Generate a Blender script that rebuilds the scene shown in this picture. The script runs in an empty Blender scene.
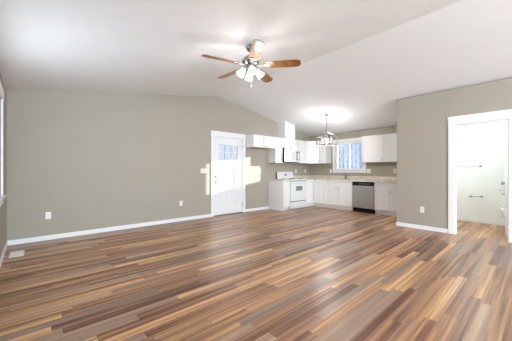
import bpy, bmesh, math, random
from mathutils import Vector, Matrix
R = math.radians
PI = math.pi
S = bpy.context.scene
COL = S.collection

# ------------------------------------------------------------------ camera, sky, sun, daylight, exposure
cam_data = bpy.data.cameras.new('camera')
cam_data.sensor_width = 36.0
cam_data.lens = 252.4 / 512 * 36.0
cam_data.clip_start = 0.02
cam = bpy.data.objects.new('camera', cam_data)
COL.objects.link(cam)
cam.location = (0, 0, 1.183)
cam.rotation_euler = (R(90), 0, R(-41.61))
S.camera = cam

S.view_settings.view_transform = 'Standard'
S.view_settings.look = 'None'
S.view_settings.gamma = 1.0
S.view_settings.use_curve_mapping = False
S.view_settings.exposure = 0.66

world = bpy.data.worlds.new('winter_sky')
S.world = world
world.use_nodes = True
wn = world.node_tree
wn.nodes.clear()
w_tc = wn.nodes.new('ShaderNodeTexCoord')
w_sep = wn.nodes.new('ShaderNodeSeparateXYZ')
w_ramp = wn.nodes.new('ShaderNodeValToRGB')
w_bg = wn.nodes.new('ShaderNodeBackground')
w_out = wn.nodes.new('ShaderNodeOutputWorld')
w_ramp.color_ramp.elements[0].position = 0.0
w_ramp.color_ramp.elements[0].color = (0.74, 0.82, 1.0, 1)
w_ramp.color_ramp.elements[1].position = 0.6
w_ramp.color_ramp.elements[1].color = (0.45, 0.66, 1.0, 1)
wn.links.new(w_tc.outputs['Generated'], w_sep.inputs[0])
wn.links.new(w_sep.outputs['Z'], w_ramp.inputs[0])
wn.links.new(w_ramp.outputs[0], w_bg.inputs[0])
w_bg.inputs[1].default_value = 0.66
wn.links.new(w_bg.outputs[0], w_out.inputs[0])


def lamp(name, kind, loc, energy, color=(1, 1, 1), direction=None, size=None, size_y=None, radius=None):
    d = bpy.data.lights.new(name, kind)
    d.energy = energy
    d.color = color
    if kind == 'AREA':
        d.shape = 'RECTANGLE'
        d.size = size
        d.size_y = size_y
    if radius is not None:
        d.shadow_soft_size = radius
    o = bpy.data.objects.new(name, d)
    COL.objects.link(o)
    o.location = loc
    if direction is not None:
        o.rotation_euler = Vector(direction).to_track_quat('-Z', 'Z').to_euler()
    return o


SUN_DIR = (-1.0, 0.4396, -0.157)
sun = lamp('sun', 'SUN', (14, 0, 4), 9.0, (1.0, 0.93, 0.82), SUN_DIR)
sun.data.angle = R(0.6)
# side window daylight; the rear lamps are added to light the room evenly
lamp('daylight_side_window', 'AREA', (-0.31, 3.35, 1.5), 24, (0.80, 0.91, 1.0), (1, 0, 0), 1.9, 1.25)
lamp('rear_fill_light', 'AREA', (1.7, -4.98, 1.45), 410, (0.74, 0.885, 1.0), (0, 1, 0), 3.9, 1.5)
lamp('rear_fill_light_small', 'AREA', (4.9, -4.98, 1.6), 10, (0.79, 0.905, 1.0), (0, 1, 0), 0.9, 1.2)

# ------------------------------------------------------------------ materials
def new_mat(name):
    m = bpy.data.materials.new(name)
    m.use_nodes = True
    nt = m.node_tree
    return m, nt, nt.nodes['Principled BSDF']


def N(nt, kind, **kw):
    n = nt.nodes.new(kind)
    for k, v in kw.items():
        setattr(n, k, v)
    return n


def math_node(nt, op, a, b=None, c=None):
    n = nt.nodes.new('ShaderNodeMath')
    n.operation = op
    for i, v in enumerate((a, b, c)):
        if v is None:
            continue
        if isinstance(v, (int, float)):
            n.inputs[i].default_value = v
        else:
            nt.links.new(v, n.inputs[i])
    return n.outputs[0]


def plain(name, color, rough=0.5, metal=0.0, noise=0.03, nscale=30, bump=0.0, bscale=200, coat=0.0, spec=None):
    m, nt, p = new_mat(name)
    tc = N(nt, 'ShaderNodeTexCoord')
    nz = N(nt, 'ShaderNodeTexNoise')
    nz.inputs['Scale'].default_value = nscale
    nz.inputs['Detail'].default_value = 3
    nt.links.new(tc.outputs['Object'], nz.inputs['Vector'])
    mr = N(nt, 'ShaderNodeMapRange')
    mr.inputs['To Min'].default_value = 1 - noise
    mr.inputs['To Max'].default_value = 1 + noise
    nt.links.new(nz.outputs[0], mr.inputs[0])
    mx = N(nt, 'ShaderNodeVectorMath', operation='SCALE')
    mx.inputs[0].default_value = color
    nt.links.new(mr.outputs[0], mx.inputs['Scale'])
    nt.links.new(mx.outputs[0], p.inputs['Base Color'])
    p.inputs['Roughness'].default_value = rough
    p.inputs['Metallic'].default_value = metal
    if spec is not None:
        p.inputs['Specular IOR Level'].default_value = spec
    if coat:
        p.inputs['Coat Weight'].default_value = coat
    if bump:
        n2 = N(nt, 'ShaderNodeTexNoise')
        n2.inputs['Scale'].default_value = bscale
        n2.inputs['Detail'].default_value = 2
        nt.links.new(tc.outputs['Object'], n2.inputs['Vector'])
        b = N(nt, 'ShaderNodeBump')
        b.inputs['Strength'].default_value = bump
        b.inputs['Distance'].default_value = 0.002
        nt.links.new(n2.outputs[0], b.inputs['Height'])
        nt.links.new(b.outputs[0], p.inputs['Normal'])
    return m


def emit(name, color, strength, base=(0.9, 0.9, 0.88)):
    m, nt, p = new_mat(name)
    p.inputs['Base Color'].default_value = (*base, 1)
    p.inputs['Emission Color'].default_value = (*color, 1)
    p.inputs['Emission Strength'].default_value = strength
    p.inputs['Roughness'].default_value = 0.4
    return m


def glass(name, tint=(0.97, 0.99, 1.0)):
    m = bpy.data.materials.new(name)
    m.use_nodes = True
    nt = m.node_tree
    nt.nodes.clear()
    out = N(nt, 'ShaderNodeOutputMaterial')
    tr = N(nt, 'ShaderNodeBsdfTransparent')
    gl = N(nt, 'ShaderNodeBsdfGlossy')
    fr = N(nt, 'ShaderNodeFresnel')
    mx = N(nt, 'ShaderNodeMixShader')
    tr.inputs[0].default_value = (*tint, 1)
    gl.inputs['Roughness'].default_value = 0.02
    fr.inputs[0].default_value = 1.3
    nt.links.new(fr.outputs[0], mx.inputs[0])
    nt.links.new(tr.outputs[0], mx.inputs[1])
    nt.links.new(gl.outputs[0], mx.inputs[2])
    nt.links.new(mx.outputs[0], out.inputs[0])
    return m


def floor_material():
    m, nt, p = new_mat('wood_plank_floor')
    L = nt.links.new
    tc = N(nt, 'ShaderNodeTexCoord')
    sep = N(nt, 'ShaderNodeSeparateXYZ')
    L(tc.outputs['Object'], sep.inputs[0])
    x, y = sep.outputs[0], sep.outputs[1]
    W, LEN = 0.088, 1.22

    def strips(width, length, seed):
        v = math_node(nt, 'DIVIDE', y, width)
        row = math_node(nt, 'FLOOR', v)
        wn1 = N(nt, 'ShaderNodeTexWhiteNoise', noise_dimensions='1D')
        L(math_node(nt, 'ADD', row, seed), wn1.inputs['W'])
        u = math_node(nt, 'DIVIDE', math_node(nt, 'ADD', x, math_node(nt, 'MULTIPLY', wn1.outputs['Value'], 7.3)), length)
        col = math_node(nt, 'FLOOR', u)
        cb = N(nt, 'ShaderNodeCombineXYZ')
        L(row, cb.inputs[0])
        L(col, cb.inputs[1])
        cb.inputs[2].default_value = seed
        wn2 = N(nt, 'ShaderNodeTexWhiteNoise', noise_dimensions='3D')
        L(cb.outputs[0], wn2.inputs['Vector'])
        fv = math_node(nt, 'FRACT', v)
        fu = math_node(nt, 'FRACT', u)
        return row, wn2, fu, fv

    row, rnd, fu, fv = strips(W, LEN, 3.0)
    ramp = N(nt, 'ShaderNodeValToRGB')
    cr = ramp.color_ramp
    cols = [(0.00, (0.125, 0.054, 0.030)), (0.20, (0.225, 0.102, 0.056)), (0.40, (0.325, 0.160, 0.083)),
            (0.55, (0.395, 0.205, 0.104)), (0.70, (0.470, 0.245, 0.108)), (0.85, (0.570, 0.320, 0.142)), (1.00, (0.650, 0.415, 0.210))]
    while len(cr.elements) < len(cols):
        cr.elements.new(0.5)
    for e, (pos, c) in zip(cr.elements, cols):
        e.position = pos
        e.color = (*c, 1)
    # broad tonal streaks inside each plank
    addv = N(nt, 'ShaderNodeVectorMath', operation='ADD')
    L(tc.outputs['Object'], addv.inputs[0])
    L(rnd.outputs['Color'], addv.inputs[1])
    mps = N(nt, 'ShaderNodeMapping')
    mps.inputs['Scale'].default_value = (0.45, 22, 1)
    L(addv.outputs[0], mps.inputs['Vector'])
    st = N(nt, 'ShaderNodeTexNoise')
    st.inputs['Scale'].default_value = 1.0
    st.inputs['Detail'].default_value = 3
    L(mps.outputs[0], st.inputs['Vector'])
    ms = N(nt, 'ShaderNodeMapRange')
    ms.inputs['From Min'].default_value = 0.34
    ms.inputs['From Max'].default_value = 0.66
    L(st.outputs[0], ms.inputs[0])
    tone = math_node(nt, 'ADD', math_node(nt, 'MULTIPLY', rnd.outputs['Value'], 0.52), math_node(nt, 'MULTIPLY', ms.outputs[0], 0.48))
    tone = math_node(nt, 'ADD', math_node(nt, 'MULTIPLY', math_node(nt, 'SUBTRACT', tone, 0.5), 1.5), 0.45)
    L(tone, ramp.inputs[0])
    # grain, drawn out along the plank
    mp = N(nt, 'ShaderNodeMapping')
    mp.inputs['Scale'].default_value = (0.9, 30, 1)
    L(addv.outputs[0], mp.inputs['Vector'])
    g1 = N(nt, 'ShaderNodeTexNoise')
    g1.inputs['Scale'].default_value = 1.0
    g1.inputs['Detail'].default_value = 6
    g1.inputs['Roughness'].default_value = 0.65
    g1.inputs['Distortion'].default_value = 0.6
    L(mp.outputs[0], g1.inputs['Vector'])
    mr = N(nt, 'ShaderNodeMapRange')
    mr.inputs['From Min'].default_value = 0.3
    mr.inputs['From Max'].default_value = 0.7
    mr.inputs['To Min'].default_value = 0.64
    mr.inputs['To Max'].default_value = 1.38
    L(g1.outputs[0], mr.inputs[0])
    mul = N(nt, 'ShaderNodeVectorMath', operation='SCALE')
    L(ramp.outputs[0], mul.inputs[0])
    L(mr.outputs[0], mul.inputs['Scale'])
    # grey weathered wash in patches
    mp2 = N(nt, 'ShaderNodeMapping')
    mp2.inputs['Scale'].default_value = (0.9, 9, 1)
    L(addv.outputs[0], mp2.inputs['Vector'])
    g2 = N(nt, 'ShaderNodeTexNoise')
    g2.inputs['Scale'].default_value = 1.3
    g2.inputs['Detail'].default_value = 4
    L(mp2.outputs[0], g2.inputs['Vector'])
    mr2 = N(nt, 'ShaderNodeMapRange')
    mr2.inputs['From Min'].default_value = 0.5
    mr2.inputs['From Max'].default_value = 0.75
    mr2.inputs['To Max'].default_value = 0.4
    L(g2.outputs[0], mr2.inputs[0])
    rsep = N(nt, 'ShaderNodeSeparateColor')
    L(rnd.outputs['Color'], rsep.inputs[0])
    greyplank = math_node(nt, 'MULTIPLY', math_node(nt, 'GREATER_THAN', rsep.outputs[1], 0.80), 0.5)
    mix = N(nt, 'ShaderNodeMix', data_type='RGBA')
    L(math_node(nt, 'MAXIMUM', mr2.outputs[0], greyplank), mix.inputs[0])
    L(mul.outputs[0], mix.inputs[6])
    mix.inputs[7].default_value = (0.31, 0.245, 0.20, 1)
    # plank seams: every third strip, and butt ends
    v3 = math_node(nt, 'FRACT', math_node(nt, 'DIVIDE', y, W * 2))
    s1 = math_node(nt, 'LESS_THAN', v3, 0.014)
    s2 = math_node(nt, 'LESS_THAN', fu, 0.003)
    seam = math_node(nt, 'MAXIMUM', s1, s2)
    mix2 = N(nt, 'ShaderNodeMix', data_type='RGBA')
    L(math_node(nt, 'MULTIPLY', seam, 0.55), mix2.inputs[0])
    L(mix.outputs[2], mix2.inputs[6])
    mix2.inputs[7].default_value = (0.09, 0.055, 0.035, 1)
    L(mix2.outputs[2], p.inputs['Base Color'])
    rr = N(nt, 'ShaderNodeMapRange')
    rr.inputs['To Min'].default_value = 0.25
    rr.inputs['To Max'].default_value = 0.40
    L(g1.outputs[0], rr.inputs[0])
    L(rr.outputs[0], p.inputs['Roughness'])
    p.inputs['Specular IOR Level'].default_value = 0.5
    b = N(nt, 'ShaderNodeBump')
    b.inputs['Strength'].default_value = 0.25
    b.inputs['Distance'].default_value = 0.002
    L(math_node(nt, 'SUBTRACT', g1.outputs[0], math_node(nt, 'MULTIPLY', seam, 0.6)), b.inputs['Height'])
    L(b.outputs[0], p.inputs['Normal'])
    return m


def laminate_material():
    m, nt, p = new_mat('speckled_laminate')
    tc = N(nt, 'ShaderNodeTexCoord')
    v = N(nt, 'ShaderNodeTexVoronoi')
    v.inputs['Scale'].default_value = 55
    nt.links.new(tc.outputs['Object'], v.inputs['Vector'])
    sp = N(nt, 'ShaderNodeSeparateColor')
    nt.links.new(v.outputs['Color'], sp.inputs[0])
    ramp = N(nt, 'ShaderNodeValToRGB')
    cr = ramp.color_ramp
    cols = [(0.0, (0.46, 0.40, 0.31)), (0.2, (0.66, 0.60, 0.49)), (0.5, (0.74, 0.69, 0.58)), (1.0, (0.82, 0.79, 0.71))]
    while len(cr.elements) < len(cols):
        cr.elements.new(0.5)
    for e, (pos, c) in zip(cr.elements, cols):
        e.position = pos
        e.color = (*c, 1)
    nt.links.new(sp.outputs[0], ramp.inputs[0])
    nt.links.new(ramp.outputs[0], p.inputs['Base Color'])
    p.inputs['Roughness'].default_value = 0.25
    return m


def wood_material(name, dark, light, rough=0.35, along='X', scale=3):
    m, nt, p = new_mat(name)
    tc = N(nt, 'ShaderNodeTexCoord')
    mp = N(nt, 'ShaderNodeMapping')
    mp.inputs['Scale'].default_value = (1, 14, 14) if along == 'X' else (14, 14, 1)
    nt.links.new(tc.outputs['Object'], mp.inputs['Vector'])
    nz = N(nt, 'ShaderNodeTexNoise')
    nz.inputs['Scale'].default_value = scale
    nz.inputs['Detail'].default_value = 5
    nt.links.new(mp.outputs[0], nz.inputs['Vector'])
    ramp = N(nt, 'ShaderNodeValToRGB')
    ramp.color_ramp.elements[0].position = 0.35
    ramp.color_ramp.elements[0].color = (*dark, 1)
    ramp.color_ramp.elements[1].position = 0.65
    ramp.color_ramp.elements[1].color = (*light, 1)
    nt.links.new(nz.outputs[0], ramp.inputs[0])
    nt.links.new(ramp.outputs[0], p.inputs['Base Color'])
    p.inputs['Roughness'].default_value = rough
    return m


def steel_material():
    m, nt, p = new_mat('brushed_stainless')
    tc = N(nt, 'ShaderNodeTexCoord')
    mp = N(nt, 'ShaderNodeMapping')
    mp.inputs['Scale'].default_value = (2, 2, 260)
    nt.links.new(tc.outputs['Object'], mp.inputs['Vector'])
    nz = N(nt, 'ShaderNodeTexNoise')
    nz.inputs['Scale'].default_value = 2
    nt.links.new(mp.outputs[0], nz.inputs['Vector'])
    mr = N(nt, 'ShaderNodeMapRange')
    mr.inputs['To Min'].default_value = 0.28
    mr.inputs['To Max'].default_value = 0.42
    nt.links.new(nz.outputs[0], mr.inputs[0])
    nt.links.new(mr.outputs[0], p.inputs['Roughness'])
    p.inputs['Base Color'].default_value = (0.46, 0.46, 0.47, 1)
    p.inputs['Metallic'].default_value = 1.0
    return m


M = dict(
    wall=plain('greige_wall_paint', (0.395, 0.355, 0.292), 0.75, noise=0.015, nscale=3, bump=0.25, bscale=140),
    bath=plain('white_bathroom_paint', (0.86, 0.88, 0.86), 0.6, noise=0.01, nscale=3, bump=0.2, bscale=140),
    ceiling=plain('white_ceiling_texture', (0.86, 0.88, 0.905), 0.85, noise=0.01, nscale=4, bump=0.35, bscale=90),
    trim=plain('white_trim_paint', (0.86, 0.86, 0.87), 0.4, noise=0.008),
    cabinet=plain('white_cabinet_thermofoil', (0.81, 0.81, 0.80), 0.38, noise=0.008),
    door=plain('white_door_paint', (0.84, 0.84, 0.83), 0.42, noise=0.008),
    enamel=plain('white_enamel', (0.80, 0.80, 0.79), 0.25, noise=0.005),
    porcelain=plain('white_porcelain', (0.88, 0.88, 0.87), 0.12, noise=0.004),
    plastic=plain('white_plastic', (0.86, 0.85, 0.83), 0.4, noise=0.004),
    slot=plain('dark_slot_plastic', (0.12, 0.12, 0.12), 0.5),
    black=plain('black_gloss_plastic', (0.008, 0.008, 0.010), 0.35, spec=0.2),
    matte_black=plain('matte_black_plastic', (0.010, 0.010, 0.010), 0.7, spec=0.15),
    grey_glass=plain('grey_oven_glass', (0.22, 0.23, 0.25), 0.12),
    grey_plastic=plain('grey_plastic', (0.17, 0.19, 0.21), 0.4),
    pale_print=plain('pale_print', (0.5, 0.5, 0.5), 0.5),
    nickel=plain('brushed_nickel', (0.36, 0.345, 0.32), 0.3, 1.0),
    chrome=plain('polished_chrome', (0.36, 0.36, 0.37), 0.12, 1.0),
    bronze=plain('dark_nickel_frame', (0.10, 0.088, 0.075), 0.5, 0.3),
    mwglass=plain('pale_microwave_window', (0.66, 0.67, 0.67), 0.2),
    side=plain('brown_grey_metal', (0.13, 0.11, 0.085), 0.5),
    coil=plain('dark_burner_coil', (0.05, 0.05, 0.05), 0.5, 0.6),
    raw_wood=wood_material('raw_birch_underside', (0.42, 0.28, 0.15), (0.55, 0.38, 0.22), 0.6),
    blade=wood_material('walnut_blade', (0.15, 0.058, 0.017), (0.29, 0.13, 0.042), 0.3),
    floor=floor_material(),
    laminate=laminate_material(),
    steel=steel_material(),
    glass=glass('window_glass'),
    shade=emit('lit_frosted_glass', (1.0, 0.95, 0.88), 2.4),
    bulb=emit('lit_bulb', (1.0, 0.93, 0.82), 2.6),
    snow=plain('snow', (0.82, 0.86, 0.92), 0.8, noise=0.05, nscale=1.5),
    bark=plain('frosted_bark', (0.42, 0.46, 0.55), 0.85, noise=0.3, nscale=6),
    twig=plain('frosted_twigs', (0.62, 0.67, 0.76), 0.85, noise=0.2, nscale=6),
    register=plain('cream_enamel', (0.80, 0.77, 0.70), 0.4),
)

# ------------------------------------------------------------------ mesh helpers
class MB:
    def __init__(self):
        self.bm = bmesh.new()
        self.T = Matrix.Identity(4)

    def _v(self, co):
        return self.bm.verts.new(self.T @ Vector(co))

    def hexa(self, pts):
        v = [self._v(p) for p in pts]
        for f in ((0, 3, 2, 1), (4, 5, 6, 7), (0, 1, 5, 4), (1, 2, 6, 5), (2, 3, 7, 6), (3, 0, 4, 7)):
            self.bm.faces.new([v[i] for i in f])
        return self

    def box(self, x0, x1, y0, y1, z0, z1):
        return self.hexa([(x0, y0, z0), (x1, y0, z0), (x1, y1, z0), (x0, y1, z0),
                          (x0, y0, z1), (x1, y0, z1), (x1, y1, z1), (x0, y1, z1)])

    def prism(self, poly, axis, a, b):
        """poly: 2D outline; extruded along axis ('x','y','z') from a to b"""
        def P(p, t):
            if axis == 'z':
                return (p[0], p[1], t)
            if axis == 'y':
                return (p[0], t, p[1])
            return (t, p[0], p[1])
        lo = [self._v(P(p, a)) for p in poly]
        hi = [self._v(P(p, b)) for p in poly]
        n = len(poly)
        self.bm.faces.new(lo[::-1])
        self.bm.faces.new(hi)
        for i in range(n):
            j = (i + 1) % n
            self.bm.faces.new([lo[i], lo[j], hi[j], hi[i]])
        return self

    def tube(self, pts, radii, seg=12, cap=True):
        pts = [Vector(p) for p in pts]
        if isinstance(radii, (int, float)):
            radii = [radii] * len(pts)
        rings = []
        prev = None
        for i, p in enumerate(pts):
            d = (pts[min(i + 1, len(pts) - 1)] - pts[max(i - 1, 0)]).normalized()
            if prev is None:
                u = d.orthogonal().normalized()
            else:
                u = (prev - d * prev.dot(d))
                u = u.normalized() if u.length > 1e-6 else d.orthogonal().normalized()
            prev = u
            w = d.cross(u)
            rings.append([self._v(p + (u * math.cos(2 * PI * k / seg) + w * math.sin(2 * PI * k / seg)) * radii[i]) for k in range(seg)])
        for a, b in zip(rings, rings[1:]):
            for k in range(seg):
                j = (k + 1) % seg
                self.bm.faces.new([a[k], a[j], b[j], b[k]])
        if cap:
            self.bm.faces.new(rings[0][::-1])
            self.bm.faces.new(rings[-1])
        return self

    def lathe(self, prof, seg=24, center=(0, 0, 0), sx=1.0, sy=1.0):
        """prof: list of (r, z)"""
        c = Vector(center)
        rings = []
        for r, z in prof:
            if r < 1e-5:
                rings.append([self._v(c + Vector((0, 0, z)))])
            else:
                rings.append([self._v(c + Vector((r * sx * math.cos(2 * PI * k / seg), r * sy * math.sin(2 * PI * k / seg), z))) for k in range(seg)])
        for a, b in zip(rings, rings[1:]):
            if len(a) == 1 and len(b) == 1:
                continue
            for k in range(seg):
                j = (k + 1) % seg
                if len(a) == 1:
                    self.bm.faces.new([a[0], b[j], b[k]])
                elif len(b) == 1:
                    self.bm.faces.new([a[k], a[j], b[0]])
                else:
                    self.bm.faces.new([a[k], a[j], b[j], b[k]])
        return self

    def loft(self, rings):
        """rings: list of equal-length point loops; closed with caps"""
        vs = [[self._v(p) for p in r] for r in rings]
        n = len(vs[0])
        for a, b in zip(vs, vs[1:]):
            for k in range(n):
                j = (k + 1) % n
                self.bm.faces.new([a[k], a[j], b[j], b[k]])
        self.bm.faces.new(vs[0][::-1])
        self.bm.faces.new(vs[-1])
        return self


ORIGIN = {}


def obj(name, mb, mat, parent=None, bevel=0.0, smooth=False, seg=2):
    """link a builder's mesh as ONE object; the builder's points are world points"""
    o_vec = Vector(ORIGIN.get(parent.name, (0, 0, 0))) if parent else Vector((0, 0, 0))
    bm = mb.bm
    bmesh.ops.translate(bm, verts=bm.verts, vec=-o_vec)
    bmesh.ops.recalc_face_normals(bm, faces=bm.faces)
    me = bpy.data.meshes.new(name)
    bm.to_mesh(me)
    bm.free()
    me.materials.append(mat)
    if smooth:
        for f in me.polygons:
            f.use_smooth = True
    o = bpy.data.objects.new(name, me)
    COL.objects.link(o)
    if parent:
        o.parent = parent
        ORIGIN[o.name] = tuple(o_vec)
    if bevel:
        b = o.modifiers.new('bevel', 'BEVEL')
        b.width = bevel
        b.segments = seg
        b.limit_method = 'ANGLE'
        b.angle_limit = R(40)
    if smooth:
        try:
            me.set_sharp_from_angle(angle=R(42))
        except Exception:
            pass
    return o


def tag(o, label, cat, group=None, kind=None):
    o['label'] = label
    o['category'] = cat
    if group:
        o['group'] = group
    if kind:
        o['kind'] = kind
    return o


def thing(name, label, cat, loc, group=None, kind=None):
    o = bpy.data.objects.new(name, None)
    o.empty_display_size = 0.1
    COL.objects.link(o)
    o.location = loc
    ORIGIN[o.name] = tuple(loc)
    return tag(o, label, cat, group, kind)


def struct(name, mb, mat, label, cat, **kw):
    return tag(obj(name, mb, mat, **kw), label, cat, kind='structure')


# ------------------------------------------------------------------ room dimensions
XD, XB, XC = -0.298, 7.566, 5.873           # left wall, kitchen wall, bathroom partition
YA, YF, YP = 5.577, -5.00, 2.05             # back wall, front wall (behind the camera), partition end
XR, ZS, ZR = 3.634, 2.44, 3.10              # ridge
T = 0.14


def zc(x):
    return ZR - (ZR - ZS) / (XR - XD) * abs(x - XR)


# floor
struct('floor', MB().box(XD - T, XB + T, YF - T, YA + T, -0.12, 0.0), M['floor'],
       'brown, tan and grey strip wood-look plank floor of the whole room', 'floor')

# ceiling (vaulted)
c = MB()
c.prism([(XD - T, zc(XD - T)), (XR, ZR), (XB + T, zc(XB + T)), (XB + T, zc(XB + T) + 0.15), (XR, ZR + 0.15), (XD - T, zc(XD - T) + 0.15)], 'y', YF - T, YA + T)
struct('ceiling', c, M['ceiling'], 'white vaulted ceiling with a ridge over the open room', 'ceiling')

# back wall (gable, with the entry door opening)
DX0, DX1, DZ = 3.490, 4.458, 2.070
w = MB()
w.prism([(XD, 0), (DX0, 0), (DX0, DZ), (DX1, DZ), (DX1, 0), (XB, 0), (XB, zc(XB)), (XR, ZR), (XD, zc(XD))], 'y', YA, YA + T)
struct('wall_back', w, M['wall'], 'greige gable wall holding the entry door and kitchen range', 'wall')

# kitchen wall (with window opening); its bathroom stretch is painted white
WY0, WY1, WZ0, WZ1 = 3.590, 4.540, 1.195, 2.095
w = MB()
for (y0, y1, z0, z1) in ((1.99, WY0, 0, 2.60), (WY1, YA + T, 0, 2.60), (WY0, WY1, 0, WZ0), (WY0, WY1, WZ1, 2.60)):
    w.box(XB, XB + T, y0, y1, z0, min(z1, zc(XB + T)))
struct('wall_right', w, M['wall'], 'greige kitchen wall around the window above the sink', 'wall')
struct('wall_bathroom', MB().box(XB, XB + T, YF - T, 1.99, 0, zc(XB + T)), M['bath'],
       'white bathroom wall with towel bars seen through the doorway', 'wall')

# left wall with its window opening
LY0, LY1, LZ0, LZ1 = 2.60, 4.60, 0.86, 2.10
w = MB()
for (y0, y1, z0, z1) in ((YF - T, LY0, 0, 2.44), (LY1, YA + T, 0, 2.44), (LY0, LY1, 0, LZ0), (LY0, LY1, LZ1, 2.44)):
    w.box(XD - T, XD, y0, y1, z0, min(z1, zc(XD - T)))
struct('wall_left', w, M['wall'], 'greige side wall at the edge of the room, seen edge on', 'wall')

# unseen front wall, set far back for even light, with two added window openings
w = MB()
FW = ((-0.3 + 0.15, 3.7, 0.65, 2.25), (4.4, 5.4, 0.95, 2.25))
xs = [XD] + [v for q in FW for v in (q[0], q[1])] + [XB]
for a, b in ((xs[0], xs[1]), (xs[2], xs[3]), (xs[4], xs[5])):
    poly = [(a, 0), (b, 0), (b, zc(b))] + ([(XR, ZR)] if a < XR < b else []) + [(a, zc(a))]
    w.prism(poly, 'y', YF - T, YF)
for x0, x1, z0, z1 in FW:
    w.box(x0, x1, YF - T, YF, 0, z0)
    poly = [(x0, z1), (x1, z1), (x1, zc(x1))] + ([(XR, ZR)] if x0 < XR < x1 else []) + [(x0, zc(x0))]
    w.prism(poly, 'y', YF - T, YF)
struct('wall_front', w, M['wall'], 'greige wall behind the viewer with large windows added for light', 'wall')

# partition with the bathroom doorway, and its return wall
BY0, BY1, BZ = 0.345, 1.055, 2.035
TP = 0.12
w = MB()
w.box(XC, XC + TP, BY1, YP, 0, zc(XC + TP))
w.box(XC, XC + TP, YF, BY0, 0, zc(XC + TP))
w.box(XC, XC + TP, BY0, BY1, BZ, zc(XC + TP))
struct('wall_partition', w, M['wall'], 'greige partition wall with the bathroom doorway in it', 'wall')
w = MB()
w.prism([(XC + TP, 0), (XB, 0), (XB, zc(XB)), (XC + TP, zc(XC + TP))], 'y', YP - TP, YP)
struct('wall_return', w, M['wall'], 'greige return wall at the end of the kitchen counter', 'wall')
# white lining on the bathroom side
w = MB().box(XC + TP, XB, YP - TP - 0.012, YP - TP, 0, 2.44)
struct('wall_bathroom_side', w, M['bath'], 'white bathroom side wall behind the partition', 'wall')
struct('wall_bathroom_end', MB().box(XC + TP, XB, -1.0, -0.9, 0, 2.44), M['bath'],
       'white end wall of the bathroom behind the toilet side', 'wall')
struct('ceiling_bathroom', MB().box(XC + TP, XB, -0.9, YP - TP - 0.012, 2.42, 2.44), M['ceiling'],
       'flat white ceiling over the bathroom', 'ceiling')

# duct chase above the range
CX0, CX1, CYF = 5.868, 6.347, YA - 0.325
w = MB()
w.prism([(CX0, 2.189), (CX1, 2.189), (CX1, zc(CX1)), (CX0, zc(CX0))], 'y', CYF, YA)
struct('wall_chase', w, M['trim'], 'white boxed duct chase rising from the range cabinet to the ceiling', 'duct chase')

# baseboards
def baseboard(name, segs, label):
    mb = MB()
    for s in segs:
        mb.box(*s, 0.0, 0.078)
    return struct(name, mb, M['trim'], label, 'baseboard', bevel=0.003)


bt = 0.014
baseboard('baseboard_left', [(XD, XD + bt, YF, YA)], 'white baseboard along the side wall by the floor register')
baseboard('baseboard_back', [(XD + bt, 3.408, YA - bt, YA), (4.540, 5.462, YA - bt, YA)], 'white baseboard along the gable wall either side of the entry door')
baseboard('baseboard_partition', [(XC - bt, XC, 1.150, YP), (XC - bt, XC + 0.33, YP, YP + bt), (XC - bt, XC, YF, 0.25)], 'white baseboard along the partition beside the bathroom doorway')
baseboard('baseboard_bathroom', [(XB - bt, XB, YF, YP - TP - 0.012)], 'white baseboard along the bathroom wall below the towel bars')

# ------------------------------------------------------------------ entry door (door_1)
d1 = thing('door_1', 'white entry door with six small panes and two tall panels', 'door', (3.975, YA, 0), kind='structure')
mb = MB()
mb.box(3.412, DX0, YA - 0.02, YA - 0.0005, 0, DZ)
mb.box(DX1, 4.536, YA - 0.02, YA - 0.0005, 0, DZ)
mb.box(3.404, 4.544, YA - 0.024, YA - 0.0005, DZ + 0.0, 2.205)
obj('casing', mb, M['trim'], d1, bevel=0.003)
mb = MB()
mb.box(DX0, DX0 + 0.018, YA + 0.002, YA + T, 0, DZ)
mb.box(DX1 - 0.018, DX1, YA + 0.002, YA + T, 0, DZ)
mb.box(DX0, DX1, YA + 0.002, YA + T, DZ - 0.018, DZ)
obj('jamb', mb, M['trim'], d1)
obj('threshold', MB().box(DX0 + 0.018, DX1 - 0.018, YA - 0.005, YA + T, 0.0005, 0.018), M['nickel'], d1)
# slab: stiles, rails, recessed panels
sy0, sy1 = YA + 0.014, YA + 0.058
sx0, sx1 = DX0 + 0.022, DX1 - 0.022
lx0, lx1, lz0, lz1 = 3.653, 4.298, 1.462, 1.880
pan = ((3.655, 3.925), (4.025, 4.296))
pz0, pz1 = 0.24, 1.335
mb = MB()
zt = DZ - 0.022
mb.box(sx0, lx0, sy0, sy1, 0.02, zt)
mb.box(lx1, sx1, sy0, sy1, 0.02, zt)
mb.box(lx0, lx1, sy0, sy1, lz1, zt)
mb.box(lx0, lx1, sy0, sy1, pz1, lz0)
mb.box(lx0, lx1, sy0, sy1, 0.02, pz0)
mb.box(pan[0][1], pan[1][0], sy0, sy1, pz0, pz1)
for a, b in pan:
    mb.box(a, b, sy0 + 0.014, sy1 - 0.012, pz0, pz1)
    mb.box(a + 0.03, b - 0.03, sy0 + 0.006, sy0 + 0.016, pz0 + 0.03, pz1 - 0.03)
leaf = obj('door_leaf', mb, M['door'], d1)
mb = MB()
for i in range(1, 3):
    x = lx0 + (lx1 - lx0) * i / 3
    mb.box(x - 0.011, x + 0.011, sy0 + 0.004, sy1 - 0.004, lz0, lz1)
z = (lz0 + lz1) / 2
mb.box(lx0, lx1, sy0 + 0.005, sy1 - 0.005, z - 0.011, z + 0.011)
for a, b, c2, d in ((lx0, lx0 + 0.014, lz0, lz1), (lx1 - 0.014, lx1, lz0, lz1), (lx0, lx1, lz0, lz0 + 0.014), (lx0, lx1, lz1 - 0.014, lz1)):
    mb.box(a, b, sy0 - 0.006, sy1 - 0.006, c2, d)
obj('muntin_grid', mb, M['door'], leaf)
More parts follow.
